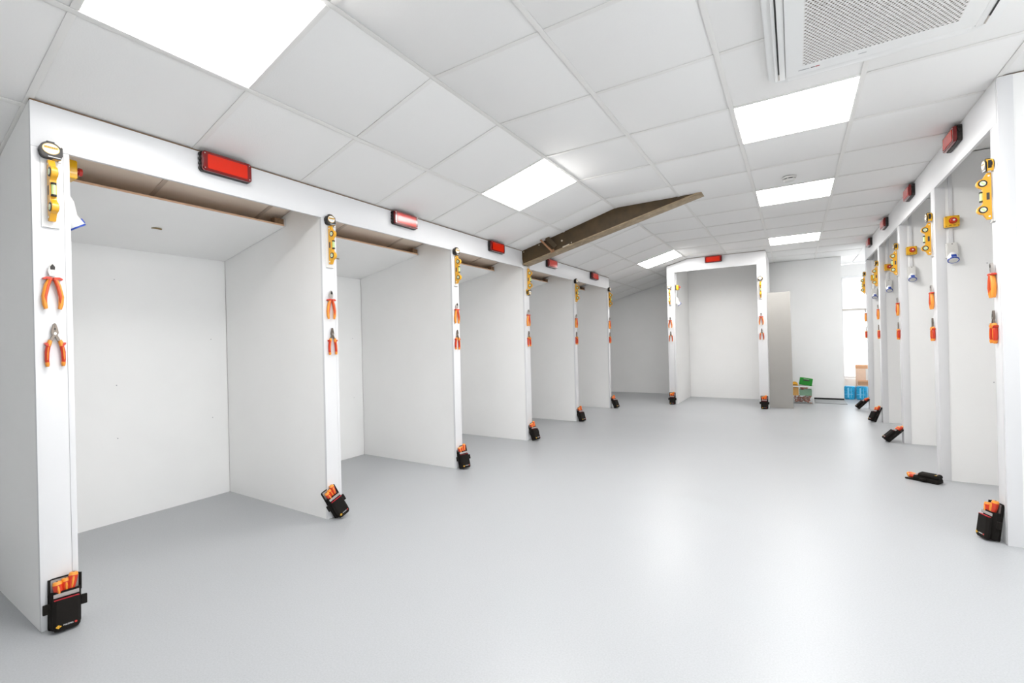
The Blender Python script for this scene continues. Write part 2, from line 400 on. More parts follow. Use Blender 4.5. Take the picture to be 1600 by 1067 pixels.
bm = B(); box(bm, .0012, .018, 0, L, HC-2.22-.0065, HC-2.22-.0035); obj('top_edge', bm, 'bar', t, smooth=False)
# ---------------------------------------------------------------- end booth
YE = 8.075; EX0, EX1 = -1.842, -.355; EB = 9.26
for nm, a, c in (('left', EX0, EX0+.125), ('right', EX1-.125, EX1)):
    t = thing('partition', f'{nm} side wall of the white end booth', 'partition', ((a+c)/2, YE, 0), 0, 'side walls of the end booth')
    h = (c-a)/2
    x0, x1 = (a+c)/2-h, (a+c)/2+h
    bm = B(); prism(bm, [(-h, 0), (h, 0), (h, ceil_z(x1)-.007), (-h, ceil_z(x0)-.007)], .0195, EB-YE, 'Y'); obj('board', bm, 'wall', t, smooth=False)
    bm = B()
    if nm == 'left': box(bm, -h, h-.028, 0, .019, 0, 2.244, bev=.0015); box(bm, h-.026, h, .001, .019, 0, 2.244, bev=.0015)
    else: box(bm, -h, h, 0, .019, 0, 2.244, bev=.0015)
    obj('post_face', bm, 'post', t)
t = thing('fascia_board', 'white fascia board across the top of the end booth, cut to the ceiling slope', 'fascia', (EX0, YE, 2.245), 0, 'fascia boards')
bm = B(); prism(bm, [(0, 0), (EX1-EX0, 0), (EX1-EX0, HC-2.245-.008), (XC-EX0, HC-2.245-.008), (0, ceil_z(EX0)-2.245-.008)], 0, .019, 'Y'); obj('board', bm, 'post', t, smooth=False)
bm = B(); prism(bm, [(0, ceil_z(EX0)-2.245-.0078), (XC-EX0, HC-2.245-.0078), (EX1-EX0, HC-2.245-.0078), (EX1-EX0, HC-2.245-.0045), (XC-EX0, HC-2.245-.0045), (0, ceil_z(EX0)-2.245-.0045)], .002, .018, 'Y'); obj('raw_top_edge', bm, 'raw', t, smooth=False)
bm = B(); box(bm, EX0+.127, EX1-.127, EB-.014, EB, 0, HC-.10)
for v in bm.verts:
    if v.co.z > 1: v.co.z = (ceil_z(EX0+.127)-.008) if v.co.x < -1 else HC-.008
tag(obj('back_panel', bm, 'wall', smooth=False), 'white back board of the end booth', 'wall panel')

# ---------------------------------------------------------------- brown rafter
sl = math.atan(.2405)
t = thing('steel_beam', 'brown steel rafter rising from the left fascia into the ceiling', 'beam', (XL+.002, YBM, 1.998)); t.rotation_euler = (0, -sl, 0)
BL = 1.985
bm = B(); box(bm, 0, BL, -.080, .080, 0, .010, bev=.001); obj('bottom_flange', bm, 'beamlow', t, label='lighter worn brown bottom flange')
bm = B()
prism(bm, [(0, .0102), (BL-.01, .0102), (BL-.01, .03), (1.08, .235), (0, .185)], -.060, -.050, 'Y'); obj('web', bm, 'beam', t, smooth=False, label='dark brown web plate')
bm = B(); box(bm, -.004, -.0005, -.052, .052, -.004, .17); obj('end_plate', bm, 'beam', t, smooth=False)
# strut bracket and scuffs
bm = B(); mt = Matrix.Translation((.395, -.088, .004)) @ Matrix.Rotation(R(-26), 4, 'Y') @ Matrix.Rotation(R(22), 4, 'X')
box(bm, -.009, .009, -.004, .012, .0, .185, mat4=mt); obj('angle_strut', bm, 'rust', t, smooth=False, label='rusty brown angle strut fixed to the beam')
bm = B(); mt = Matrix.Translation((.415, -.072, .040)) @ Matrix.Rotation(R(-26), 4, 'Y') @ Matrix.Rotation(R(18), 4, 'X')
box(bm, .0, .050, -.003, .003, .0, .140, mat4=mt); obj('strut_plate', bm, 'beam', t, smooth=False)
bm = B(); box(bm, .372, .418, -.092, -.081, -.002, .030, bev=.001); obj('strut_foot', bm, 'rust', t)
for (x, z, r) in ((.04, .14, .008), (.245, .145, .008), (.52, .09, .011), (.62, .03, .007)):
    bm = B(); cyl(bm, (x, -.0602, z), (x, -.0635, z), r, r*.7, 10); obj('plaster_splash', bm, 'scuff', t)
for (x, y) in ((.42, -.03), (.85, -.02), (1.15, -.035), (1.45, -.01), (.7, .02), (1.85, -.02)):
    bm = B(); cyl(bm, (x, y, .001), (x, y, -.002), .008, .006, 10); obj('plaster_splash', bm, 'scuff', t)
bm = B(); cyl(bm, (.52, -.078, .012), (.60, -.080, .016), .009, .005, 8); obj('plaster_splash', bm, 'scuff', t)

# ---------------------------------------------------------------- ceiling cassette
ax0, ax1, ay0, ay1 = -.087, .757, 1.932, 2.772; acx, acy = (ax0+ax1)/2, (ay0+ay1)/2
t = thing('air_conditioning_cassette', 'square white ceiling air conditioning cassette with perforated grille', 'air conditioner', (acx, acy, HC-.004))
hw, hl = (ax1-ax0)/2, (ay1-ay0)/2
def octo(h, l, c): return [(-h, -l+c), (-h+c*.35, -l+c*.3), (-h+c, -l), (h-c, -l), (h-c*.35, -l+c*.3), (h, -l+c), (h, l-c), (h-c*.35, l-c*.3), (h-c, l), (-h+c, l), (-h+c*.35, l-c*.3), (-h, l-c)]
bm = B(); prism(bm, octo(hw, hl, .07), -.020, 0, 'Z'); obj('outer_frame', bm, 'white', t, bevel=.004)
# centre panel as a ring around the grille opening
gx0, gx1, gy0, gy1 = .058-acx, .612-acx, 2.065-acy, 2.618-acy
pi = .078
bm = B()
for a in ((-hw+pi, gx0, -hl+pi, hl-pi), (gx1, hw-pi, -hl+pi, hl-pi), (gx0, gx1, -hl+pi, gy0), (gx0, gx1, gy1, hl-pi)): box(bm, *a, -.032, -.0205)
obj('centre_panel', bm, 'white', t, smooth=False)
bm = B(); box(bm, gx0+.001, gx1-.001, gy0+.001, gy1-.001, -.0225, -.0207); obj('filter', bm, 'filter', t, smooth=False, label='tan filter behind the holes')
# perforated plate: staggered hexagonal holes
bm = B(); px = .0150; py = .0125; nx = int((gx1-gx0)/px); ny = int((gy1-gy0)/py)
px = (gx1-gx0)/(nx+.5); py = (gy1-gy0)/ny; zt = -.0318
verts = {}
for r_ in range(ny):
    off = px/2 if r_ % 2 else 0; y0_ = gy0+r_*py; y1_ = y0_+py
    for c_ in range(nx):
        x0_ = gx0+off+c_*px; x1_ = x0_+px; cx_, cy_ = (x0_+x1_)/2, (y0_+y1_)/2
        O = [bm.verts.new((x, y, zt)) for x, y in ((x0_, y0_), (cx_, y0_), (x1_, y0_), (x1_, y1_), (cx_, y1_), (x0_, y1_))]
        rr = .0050
        I = [bm.verts.new((cx_+rr*math.cos(R(q)), cy_+rr*math.sin(R(q))*.95, zt)) for q in (210, 270, 330, 30, 90, 150)]
        J = [bm.verts.new((v.co.x, v.co.y, zt+.0022)) for v in I]
        for q in range(6):
            bm.faces.new([O[q], O[(q+1) % 6], I[(q+1) % 6], I[q]]); bm.faces.new([I[q], I[(q+1) % 6], J[(q+1) % 6], J[q]])
    xs = (gx0, gx0+off) if off else (gx0+nx*px, gx1)
    v = [bm.verts.new((x, y, zt)) for x, y in ((xs[0], y0_), (xs[1], y0_), (xs[1], y1_), (xs[0], y1_))]; bm.faces.new(v)
g = obj('perforated_grille', bm, 'grille', t, smooth=False, label='perforated white return air grille'); g['kind'] = 'stuff'
# vanes with dark slots
sw = .042
for nm, a in (('l', (-hw+.030, -hw+.075, -hl+.075, hl-.052)), ('r', (hw-.075, hw-.030, -hl+.075, hl-.052))):
    bm = B(); box(bm, *a, -.0275, -.0205, bev=.002); obj('vane', bm, 'white', t)
for a in ((-hl+.030, -hl+.072), (hl-.072, hl-.030)):
    bm = B(); box(bm, -hw+.085, hw-.085, a[0], a[1], -.0285, -.0205, bev=.002); obj('vane', bm, 'white', t)
for x in (-hw+.047, hw-.047):
    bm = B(); box(bm, x-.0032, x+.0032, -hl+.08, hl-.125, -.0300, -.0272); obj('air_slot', bm, 'slot', t, smooth=False, label='narrow black air slot')
    bm = B(); box(bm, x-.0026, x+.0026, hl-.125, hl-.066, -.0298, -.0272); obj('air_slot', bm, 'rail', t, smooth=False)
bm = B(); box(bm, gx0-.015, gx0+.030, hl-pi-.040, hl-pi-.034, -.0326, -.0319); obj('grey_marking', bm, 'printgrey', t, smooth=False)
bm = B(); box(bm, gx0+.036, gx0+.052, hl-pi-.040, hl-pi-.034, -.0326, -.0319); obj('black_marking', bm, 'black', t, smooth=False)
bm = B(); box(bm, gx0+.054, gx0+.072, hl-pi-.040, hl-pi-.034, -.0326, -.0319); obj('red_marking', bm, 'redcloth', t, smooth=False)
bm = B(); box(bm, gx0+.22, gx0+.25, hl-pi-.040, hl-pi-.036, -.0326, -.0319); obj('grey_marking', bm, 'printgrey', t, smooth=False)

# smoke detector
t = thing('smoke_detector', 'small round white smoke detector on the ceiling beside the middle light panel', 'smoke detector', (-.01, 4.50, HC-.0035))
bm = B(); cyl(bm, (0, 0, 0), (0, 0, -.012), .052, .050, 32); obj('base', bm, 'offwhite', t)
bm = B(); cyl(bm, (0, 0, -.012), (0, 0, -.020), .036, .036, 24); obj('chamber', bm, 'slot', t)
bm = B(); cyl(bm, (0, 0, -.020), (0, 0, -.034), .046, .034, 32)
for q in range(6):
    an = R(q*60+15); cyl(bm, (.041*math.cos(an), .041*math.sin(an), -.012), (.041*math.cos(an), .041*math.sin(an), -.021), .005, .005, 8)
obj('cap', bm, 'offwhite', t)

# ---------------------------------------------------------------- wall frames: local X along the row, -Y outward, Z up
def face(kind, pos, z=0, out=0):
    """left row faces +x, end booth faces -y, right row faces -x"""
    if kind == 'L': return Matrix.Translation((XL+.0005+out, pos, z)) @ Matrix.Rotation(R(90), 4, 'Z')
    if kind == 'E': return Matrix.Translation((pos, YE-.0005-out, z))
    return Matrix.Translation((XR-.0005-out, pos, z)) @ Matrix.Rotation(R(-90), 4, 'Z')
PW = [('L', LY[i][0]+.060 if i == 0 else (LY[i][0]+LY[i][1])/2+.004, f'{ORD[i]} post of the left row') for i in range(6)]
PW[3] = ('L', PW[3][1]+.01, 'fourth post of the left row, under the beam')
PW += [('E', EX0+.052, 'left post of the end booth'), ('E', EX1-.070, 'right post of the end booth')]
PW += [('R', (RY[i][0]+RY[i][1])/2+.020, f'{ORD[i].replace("fifth", "fifth and farthest")} post of the right row') for i in range(5)]
DZ = [0]*6 + [.30, .35] + [.085, .10, .10, .10, .10]        # tape and level heights differ on each row

# ---- tape measure
def tape():
    t = thing('tape_measure', '', 'tape measure')
    out = arc(-.002, .0, .037, 40, 205, 14) + [(-.036, -.020), (-.030, -.034), (-.018, -.038), (.034, -.038), (.037, -.030), (.037, .002), (.033, .018)]
    bm = B(); prism(bm, out, -.034, -.0125, 'Y'); obj('body', bm, 'black', t, bevel=.0015)
    yl = [(x*1.035, z*1.035) for x, z in out if x > .006]; yl = [(.008, -.0385)] + [p for p in yl if p[1] < .02 and p[0] > .02] + [(.0345, .020), (.028, .027), (.008, .0375)]
    yl = [(.008, -.0395), (.035, -.0395), (.0385, -.031), (.0385, .004), (.034, .019), (.024, .031), (.008, .0395)]
    bm = B(); prism(bm, yl, -.0335, -.003, 'Y'); yb = obj('yellow_side', bm, 'yellow2', t, bevel=.0015, label='yellow side of the case')
    bm = B(); box(bm, .0387, .0400, -.028, -.010, -.006, .014, bev=.0005); obj('thumb_pad', bm, 'black', yb)
    out2 = [(x*1.03, z*1.03) for x, z in out]
    bm = B(); prism(bm, out2, -.041, -.0345, 'Y'); obj('front_shell', bm, 'black', t, bevel=.0018)
    bm = B(); prism(bm, [(x, z) for x, z in [(q[0]*.98, q[1]*.98) for q in out]], -.0120, -.001, 'Y'); obj('back_shell', bm, 'black', t, bevel=.0018)
    bm = B(); prism(bm, arc(-.001, .004, .0305, 0, 345, 23, .0255), -.0423, -.0411, 'Y'); obj('label_rim', bm, 'cream', t)
    lb = None
    bm = B(); prism(bm, arc(-.001, .004, .0275, 0, 345, 23, .0228), -.0431, -.0424, 'Y'); lb = obj('label_disc', bm, 'label', t)
    bm = B(); prism(bm, [(-.0265, .004), (.025, .004), (.0235, .0145), (-.0245, .0145)], -.0434, -.0431, 'Y'); obj('label_band', bm, 'gold', lb)
    text('STANLEY', .0118, 'black', lb, (-.001, -.0436, .0093), depth=.0002, sx=.95)
    for a in ((-.017, -.009, -.006, -.0035), (-.004, .012, -.003, -.001), (-.002, .010, -.009, -.007)):
        bm = B(); box(bm, a[0], a[1], -.0434, -.0431, a[2], a[3]); obj('small_print', bm, 'printgrey', lb)
    bm = B(); box(bm, -.012, .040, -.0425, -.0412, -.0345, -.0315, bev=.0004); obj('steel_strip', bm, 'white', t)
    bm = B(); box(bm, -.014, .014, -.036, -.012, .0372, .0415, bev=.001); obj('lock_button', bm, 'black', t)
    bm = B(); box(bm, .026, .0385, -.028, -.016, -.050, -.0385, bev=.001); obj('end_hook', bm, 'steel', t)
    bm = B(); prism(bm, [(.0385, -.022), (.043, -.018), (.043, .022), (.0385, .026)], -.030, -.014, 'Y'); obj('belt_clip', bm, 'black', t)
    return t
# ---- spirit level (base edge against the post, profile stands outwards)
def level():
    t = thing('spirit_level', '', 'spirit level')
    prof = [(0, 0), (.250, 0), (.250, .017), (.222, .032)] + arc(.196, .034, .024, 20, 150, 8) + [(.168, .036), (.162, .034), (.088, .034), (.082, .036)] + arc(.054, .034, .024, 30, 160, 8) + [(.028, .032), (0, .017)]
    # prof = (s along z, depth outwards) -> local (y=-depth-.006, z=s)
    bm = B(); prism(bm, [(-d-.006, s) for s, d in prof], -.0105, .0105, 'X'); body = obj('body', bm, 'yellow', t, bevel=.0012)
    for s in (.054, .196):
        bm = B(); cyl(bm, (-.0125, -.040, s), (.0125, -.040, s), .0183, .0183, 24)
        rg = obj('vial_ring', bm, 'black', t)
        bm = B(); cyl(bm, (-.0130, -.040, s), (.0130, -.040, s), .0125, .0125, 20)
        obj('vial', bm, 'vialw', rg)
        bm = B(); box(bm, -.0138, .0138, -.0035, .0035, -.011, .011, mat4=Matrix.Translation((0, -.040, s)) @ Matrix.Rotation(R(45), 4, 'X'))
        obj('vial_tube', bm, 'vial', rg)
    bm = B(); cyl(bm, (0, -.0435, .103), (0, -.0435, .147), .0075, .0075, 16); cv = obj('centre_vial', bm, 'vial', t, label='pale green centre vial')
    for z in (.101, .149):
        bm = B(); cyl(bm, (0, -.0445, z-.004), (0, -.0445, z+.004), .0090, .0090, 16); vc = obj('vial_cap', bm, 'black', cv)
    bm = B(); box(bm, -.0108, .0108, -.0565, -.0555, .090, .094); box(bm, -.0108, .0108, -.0565, -.0555, .156, .160)
    bm.free()
    bm = B(); box(bm, -.0112, .0112, -.026, -.014, .106, .144)
    obj('maker_plate', bm, 'dark', t)
    for s in (.016, .234):
        bm = B(); cyl(bm, (-.0112, -.016, s), (.0112, -.016, s), .0045, .0045, 12); obj('rivet', bm, 'label', t)
    bm = B(); box(bm, -.005, .005, -.0065, -.0045, .01, .24); obj('magnet_strip', bm, 'darksteel', t)
    return t
# ---- backing plate behind the level
def plate():
    t = thing('mounting_plate', '', 'plate')
    bm = B(); box(bm, -.028, .028, -.0030, 0, 0, .290, bev=.0008); obj('plate', bm, 'white', t)
    bm = B(); box(bm, -.024, .024, -.0090, -.0031, .000, .004, bev=.0008); obj('bottom_lip', bm, 'steel', t)
    return t
# ---- side cutters and pliers: drawn hanging, z=0 at the tip of the head
def handle_path(sg, top, w0, w1, w2, L):
    return [(sg*w0, 0, top), (sg*w1, 0, top-L*.25), (sg*w2, 0, top-L*.60), (sg*(w2-.002), 0, top-L*.85), (sg*(w2-.007), 0, top-L)]
def cutters():
    t = thing('side_cutters', '', 'pliers')
    Y = -.013
    bm = B(); prism(bm, [(-.012, -.052), (.012, -.052), (.017, -.034), (.016, -.022), (.007, -.006), (0, 0), (-.007, -.006), (-.016, -.022), (-.017, -.034)], Y-.006, Y+.006, 'Y'); hd = obj('cutting_head', bm, 'steel', t, bevel=.0012)
    bm = B(); prism(bm, [(0, -.003), (.010, -.014), (.009, -.026), (-.009, -.026), (-.010, -.014)], Y-.0072, Y-.0062, 'Y'); obj('jaw_recess', bm, 'black', hd)
    bm = B(); cyl(bm, (0, Y-.0061, -.036), (0, Y-.0085, -.036), .006, .006, 16); obj('pivot', bm, 'steel', hd)
    for sg in (-1, 1):
        bm = B(); pts = handle_path(sg, -.062, .010, .024, .034, .125)
        sweep(bm, [(x, Y, z) for x, y, z in pts], [(.0085, .010), (.011, .011), (.0115, .011), (.0105, .010), (.008, .008)], 14)
        h = obj('handle', bm, 'amber', t)
        bm = B(); ip = [(x-sg*.0035, Y-.0025, z) for x, y, z in pts[:4]]; ip[0] = (ip[0][0], ip[0][1], ip[0][2]+.004)
        sweep(bm, ip, [(.0075, .0095), (.0085, .0105), (.0085, .0105), (.004, .006)], 12); obj('grip_inlay', bm, 'orange', h)
        bm = B(); prism(bm, [(sg*.002, -.058), (sg*.026, -.056), (sg*.040, -.062), (sg*.038, -.069), (sg*.024, -.066), (sg*.002, -.071)], Y-.012, Y+.012, 'Y'); obj('hand_guard', bm, 'red', h, bevel=.002)
    return t
def pliers():
    t = thing('combination_pliers', '', 'pliers')
    Y = -.011
    bm = B(); prism(bm, [(0, 0), (.006, -.004), (.013, -.028), (.015, -.040), (.010, -.050), (.026, -.078), (.015, -.082), (.0, -.056), (-.015, -.082), (-.026, -.078), (-.010, -.050), (-.015, -.040), (-.013, -.028), (-.006, -.004)], Y-.005, Y+.005, 'Y'); hd = obj('jaws', bm, 'darksteel', t, bevel=.001)
    bm = B(); box(bm, -.0006, .0006, Y-.0056, Y-.0050, -.034, -.002); cyl(bm, (0, Y-.0050, -.024), (0, Y-.0056, -.024), .0035, .0035, 10); obj('jaw_gap', bm, 'slot', hd)
    bm = B(); cyl(bm, (0, Y-.0050, -.043), (0, Y-.0075, -.043), .0065, .006, 16); obj('pivot', bm, 'steel', hd)
    for sg in (-1, 1):
        bm = B(); pts = [(sg*.020, Y, -.074), (sg*.026, Y, -.090), (sg*.032, Y, -.120), (sg*.033, Y, -.150), (sg*.031, Y, -.176)]
        sweep(bm, pts, [(.0075, .009), (.0092, .0105), (.0098, .0105), (.0092, .0105), (.007, .008)], 14); h = obj('handle', bm, 'red', t)
        bm = B(); sweep(bm, [(sg*.019, Y-.001, -.071), (sg*.023, Y-.001, -.082), (sg*.026, Y-.001, -.094)], [(.0085, .0098), (.0102, .0115), (.009, .010)], 12); obj('collar', bm, 'amber', h)
        bm = B(); sweep(bm, [(sg*.0325, Y-.001, -.160), (sg*.0312, Y-.001, -.170), (sg*.031, Y-.001, -.178)], [(.0092, .0105), (.0088, .0098), (.0065, .007)], 12); obj('end_cap', bm, 'amber', h)
        bm = B(); prism(bm, [(sg*.020, -.086), (sg*.034, -.080), (sg*.043, -.080), (sg*.040, -.090), (sg*.028, -.096)], Y-.011, Y+.011, 'Y'); obj('hand_guard', bm, 'red', h, bevel=.0018)
        bm = B(); sweep(bm, [(sg*.029, Y-.0085, -.098), (sg*.032, Y-.0090, -.125), (sg*.033, Y-.0085, -.150)], [(.002, .003), (.003, .003), (.002, .003)], 8); obj('grip_stripe', bm, 'amber', h)
    return t
# ---- pouch (local: stands on z=0, back plane y=0, front -y)
def pouch():
    t = thing('tool_pouch', '', 'tool pouch')
    bm = B(); prism(bm, rrect(-.050, .050, .0, .200, .010), -.004, 0, 'Y'); obj('back_panel', bm, 'fabric', t, bevel=.001)
    bm = B(); prism(bm, rrect(-.042, .042, .120, .194, .004), -.0048, -.0041, 'Y'); obj('lining', bm, 'greycloth', t, label='grey lining of the back panel')
    bm = B(); box(bm, -.051, -.043, -.012, -.0042, .130, .198, bev=.002); obj('edge_binding', bm, 'fabric', t)
    bm = B(); box(bm, .043, .051, -.012, -.0042, .130, .198, bev=.002); obj('edge_binding', bm, 'fabric', t)
    # main pocket, open at the top
    def pocket(w0, w1, ya, yb, h, th, mi, name, r=.016):
        bm = B()
        def ring(w, z, ins=0, ysh=0):
            o = []
            for (x, y) in [(-w+ins, ya-ins*0), (-w+ins, yb+r+ins), (-w+r, yb+ins), (w-r, yb+ins), (w-ins, yb+r+ins), (w-ins, ya)]: o.append(bm.verts.new((x, y+ysh, z)))
            return o
        rs = [ring(w0*.84, 0, ysh=.004), ring(w0*.97, .010), ring(w0, h*.3), ring(w1, h)]
        inn = [ring(w1, h, th), ring(w1, h-.03, th)]
        al = rs+inn
        for a, c in zip(al, al[1:]):
            for k in range(6): bm.faces.new([a[k], a[(k+1) % 6], c[(k+1) % 6], c[k]])
        bm.faces.new(al[0][::-1]); bm.faces.new(al[-1])
        return obj(name, bm, mi, t, bevel=.0015)
    pocket(.046, .046, -.0045, -.040, .150, .003, 'fabric', 'main_pocket')
    pf = pocket(.042, .040, -.0405, -.060, .120, .002, 'fabric', 'front_pocket', r=.010)
    bm = B(); box(bm, -.038, .038, -.0445, -.0405, .128, .142, bev=.0005); obj('grey_strip', bm, 'greycloth', t)
    bm = B(); box(bm, -.037, .037, -.0565, -.0432, .1185, .1215, bev=.0005); obj('red_piping', bm, 'redcloth', t)
    for sg in (-1, 1):
        a = sorted((sg*.046, sg*.066))
        bm = B(); box(bm, a[0], a[1], -.026, -.010, .070, .108, bev=.003); obj('side_loop', bm, 'fabric', t)
    bm = B(); prism(bm, [(-.034, .020), (-.026, .013), (-.016, .020), (-.026, .027)], -.0612, -.0603, 'Y'); lg = obj('logo', bm, 'gold', pf, label='yellow lozenge logo')
    text('C.K', .008, 'black', pf, (-.0253, -.0614, .020), depth=.0002, sx=.8)
    text('MAGMA', .0082, 'label', pf, (.0035, -.0606, .0212), depth=.0003, sx=1.0)
    bm = B(); prism(bm, arc(.0255, .0215, .0042, 0, 330, 11), -.0612, -.0603, 'Y'); obj('red_dot', bm, 'button', pf)
    return t
def driver(r, L, k):
    """insulated screwdriver, handle top at z=0, pointing down"""
    t = thing('insulated_screwdriver', '', 'screwdriver')
    bm = B(); prof = [(0, r*.72), (-.004, r*.92), (-.016, r), (-.040, r*.92), (-.062, r*.70), (-.078, r*.80), (-.084, r*.95), (-.088, r*.9)]
    sweep(bm, [(0, 0, z) for z, _ in prof], [(q, q) for _, q in prof], 12); h = obj('handle', bm, 'red', t)
    bm = B(); prof = [(.0022, r*.60), (.001, r*.84), (-.010, r*1.02)]
    sweep(bm, [(0, 0, z) for z, _ in prof], [(q, q) for _, q in prof], 12); obj('end_cap', bm, 'amber', h)
    bm = B(); cyl(bm, (0, 0, .0022), (0, 0, .0032), r*.25, r*.25, 10); obj('end_print', bm, 'black', h)
    bm = B(); sweep(bm, [(0, -r*.72, -.014), (0, -r*.78, -.026), (0, -r*.66, -.046), (0, -r*.5, -.058)], [(r*.2, r*.36), (r*.30, r*.36), (r*.24, r*.36), (r*.1, r*.3)], 10); obj('grip_inlay', bm, 'amber', h)
    bm = B(); cyl(bm, (0, 0, -.086), (0, 0, -L), .0028, .0026, 8); obj('shaft', bm, 'red', t, label='red insulated shaft')
    return t

protos = {'tape': tape(), 'level': level(), 'plate': plate(), 'cut': cutters(), 'pl': pliers(), 'pouch': pouch(), 'drv': driver(.0155, .135, 0)}
used = {}
def put(key, label, mw, group):
    p = protos[key]
    if key not in used:
        used[key] = 1; p['label'] = label; p.matrix_world = mw; p['group'] = group; return p
    o = dup(p, label, mw); o['group'] = group; return o
TOOLZ = {'L': dict(tape=1.954, plate=1.640, cut=1.492, pl=1.247),
         'E': dict(tape=2.02, plate=1.700, cut=1.49, pl=1.247),
         'R': dict(tape=2.018, plate=1.710, cut=1.492, pl=1.235)}
for i, (kd, pos, where) in enumerate(PW):
    z = dict(TOOLZ[kd]); dz = 0
    if kd == 'E': dz = (-.02, .0)[i-6]; z['tape'] += dz; z['plate'] += dz
    jt = (0, -2, 3, -4, 2, -3, 2, 0, 4, -2, 3, -3, 2)[i]
    s = 1 if kd != 'R' else -1
    if i == 3:    # level above, tape measure below
        put('tape', 'tape measure below the level on the fourth left post, under the beam', face(kd, pos, 1.690) @ Matrix.Rotation(R(180), 4, 'Y') @ Matrix.Scale(.86, 4), 'tape measures on the posts')
        put('plate', f'white plate behind the level on the {where}', face(kd, pos, 1.660), 'white plates on the posts')
        put('level', 'yellow spirit level above a tape measure on the fourth left post', face(kd, pos, 1.712, .003), 'yellow spirit levels on the posts')
    else:
        put('tape', f'black and yellow tape measure on the {where}', face(kd, pos+s*(-.008), z['tape']) @ Matrix.Rotation(R(jt), 4, 'Y') @ Matrix.Scale(.86, 4), 'tape measures on the posts')
        put('plate', f'white plate behind the level on the {where}', face(kd, pos+s*(-.006), z['plate']), 'white plates on the posts')
        put('level', f'yellow spirit level with three vials on the {where}', face(kd, pos+s*(-.006), z['plate']+(.024 if kd != 'R' else .016), .003), 'yellow spirit levels on the posts')
    put('cut', f'orange handled side cutters hanging on the {where}', face(kd, pos+s*(-.008), z['cut']) @ Matrix.Diagonal((.76, 1, 1, 1)), 'side cutters on the posts')
    put('pl', f'orange handled combination pliers hanging on the {where}', face(kd, pos+s*(-.004), z['pl']) @ Matrix.Rotation(R(jt*.5), 4, 'Y') @ Matrix.Diagonal((.76, 1, 1, 1)), 'combination pliers on the posts')

# pouches: base centre of the back (x, y), heading, lean back, roll
PQ = [(-2.574, .618, 84, 8, 2), (-2.572, 1.965, 80, 9, -24), (-2.550, 3.262, 62, 14, -4), (-2.535, 4.56, 68, 20, -3), (-2.540, 5.905, 66, 19, 0), (-2.520, 7.29, 66, 24, -2),
      (EX0+.050, YE-.012, 4, 3, 0), (EX1-.060, YE-.014, 0, 4, 0),
      (.890, 3.450, -74, 8, -2), (.90, 4.535, 60, 90, 0), (.800, 6.08, -80, 44, 0), (.838, 7.37, -68, 24, -3), (.798, 8.57, -84, 42, 0)]
def minz(root, mw):
    z = 9
    for ch in root.children:
        if ch.type == 'MESH':
            for v in ch.data.vertices: z = min(z, (mw @ v.co).z)
    return z
for i, ((x, y, th, lean, rol), (kd, pos, where)) in enumerate(zip(PQ, PW)):
    mw = Matrix.Rotation(R(th), 4, 'Z') @ Matrix.Rotation(R(-lean), 4, 'X') @ Matrix.Rotation(R(rol), 4, 'Y')
    dz = .0004 - minz(protos['pouch'], mw)
    mw = Matrix.Translation((x, y, dz)) @ mw
    st = 'lying flat beside' if i == 9 else ('tilted on a corner against' if i == 1 else 'leaning on')
    put('pouch', f'black tool pouch {st} the {where}', mw, 'black tool pouches on the floor')
    for k, (dx, dy, dzz, tl) in enumerate(((-.026, -.027, .186, -14), (.001, -.0185, .191, -3), (.024, -.0255, .208, 14))):
        m2 = mw @ Matrix.Translation((dx, dy, dzz)) @ Matrix.Rotation(R(tl*.5), 4, 'Y')
        put('drv', f'{("left", "middle", "right")[k]} screwdriver in the pouch by the {where}', m2, 'insulated screwdrivers in the pouches')

# ---------------------------------------------------------------- red warning lamps
def lamp():
    t = thing('warning_lamp', '', 'warning lamp')
    bm = B(); prism(bm, rrect(-.125, .125, -.0515, .0515, .010), -.024, 0, 'Y'); bs = obj('base', bm, 'black', t, bevel=.002)
    for z in (-.036, -.012, .012, .036):
        for sg in (-1, 1):
            bm = B(); box(bm, min(sg*.1252, sg*.130), max(sg*.1252, sg*.130), -.020, -.004, z-.006, z+.006, bev=.001); obj('rib', bm, 'black', bs)
    bm = B(); prism(bm, rrect(-.124, .124, -.050, .050, .014, 5), -.044, -.0245, 'Y'); ln = obj('lens', bm, 'lens', t, bevel=.004, label='glossy dark red lens')
    bm = B(); prism(bm, rrect(-.102, .100, -.038, .036, .008), -.0465, -.0442, 'Y'); obj('lens_window', bm, 'lensin', ln, bevel=.0012, label='bright red window of the lens')
    for x in (-.114, .112):
        for z in (-.038, .038):
            bm = B(); cyl(bm, (x, -.0438, z), (x, -.0452, z), .0035, .003, 10); obj('screw', bm, 'steel', ln)
    return t
lp = lamp(); first = True
LQ = [('L', (LY[i][1]+LY[i+1][0])/2+.015, 2.098, f'red warning lamp on the fascia over the {ORD[i]} left booth') for i in range(5)]
LQ[3] = ('L', 5.17, 2.098, 'red warning lamp on the fascia over the fourth left booth, just beyond the beam')
LQ += [('E', -1.098, 2.395, 'red warning lamp on the fascia of the end booth')]
LQ += [('R', (RY[i][1]+RY[i+1][0])/2, 2.383, f'red warning lamp on the fascia over the {ORD[i].replace("fourth","fourth and farthest")} right booth') for i in range(4)]
for kd, pos, z, lab in LQ:
    mw = face(kd, pos, z)
    if first: lp['label'] = lab; lp.matrix_world = mw; lp['group'] = 'red warning lamps'; first = False
    else: dup(lp, lab, mw)

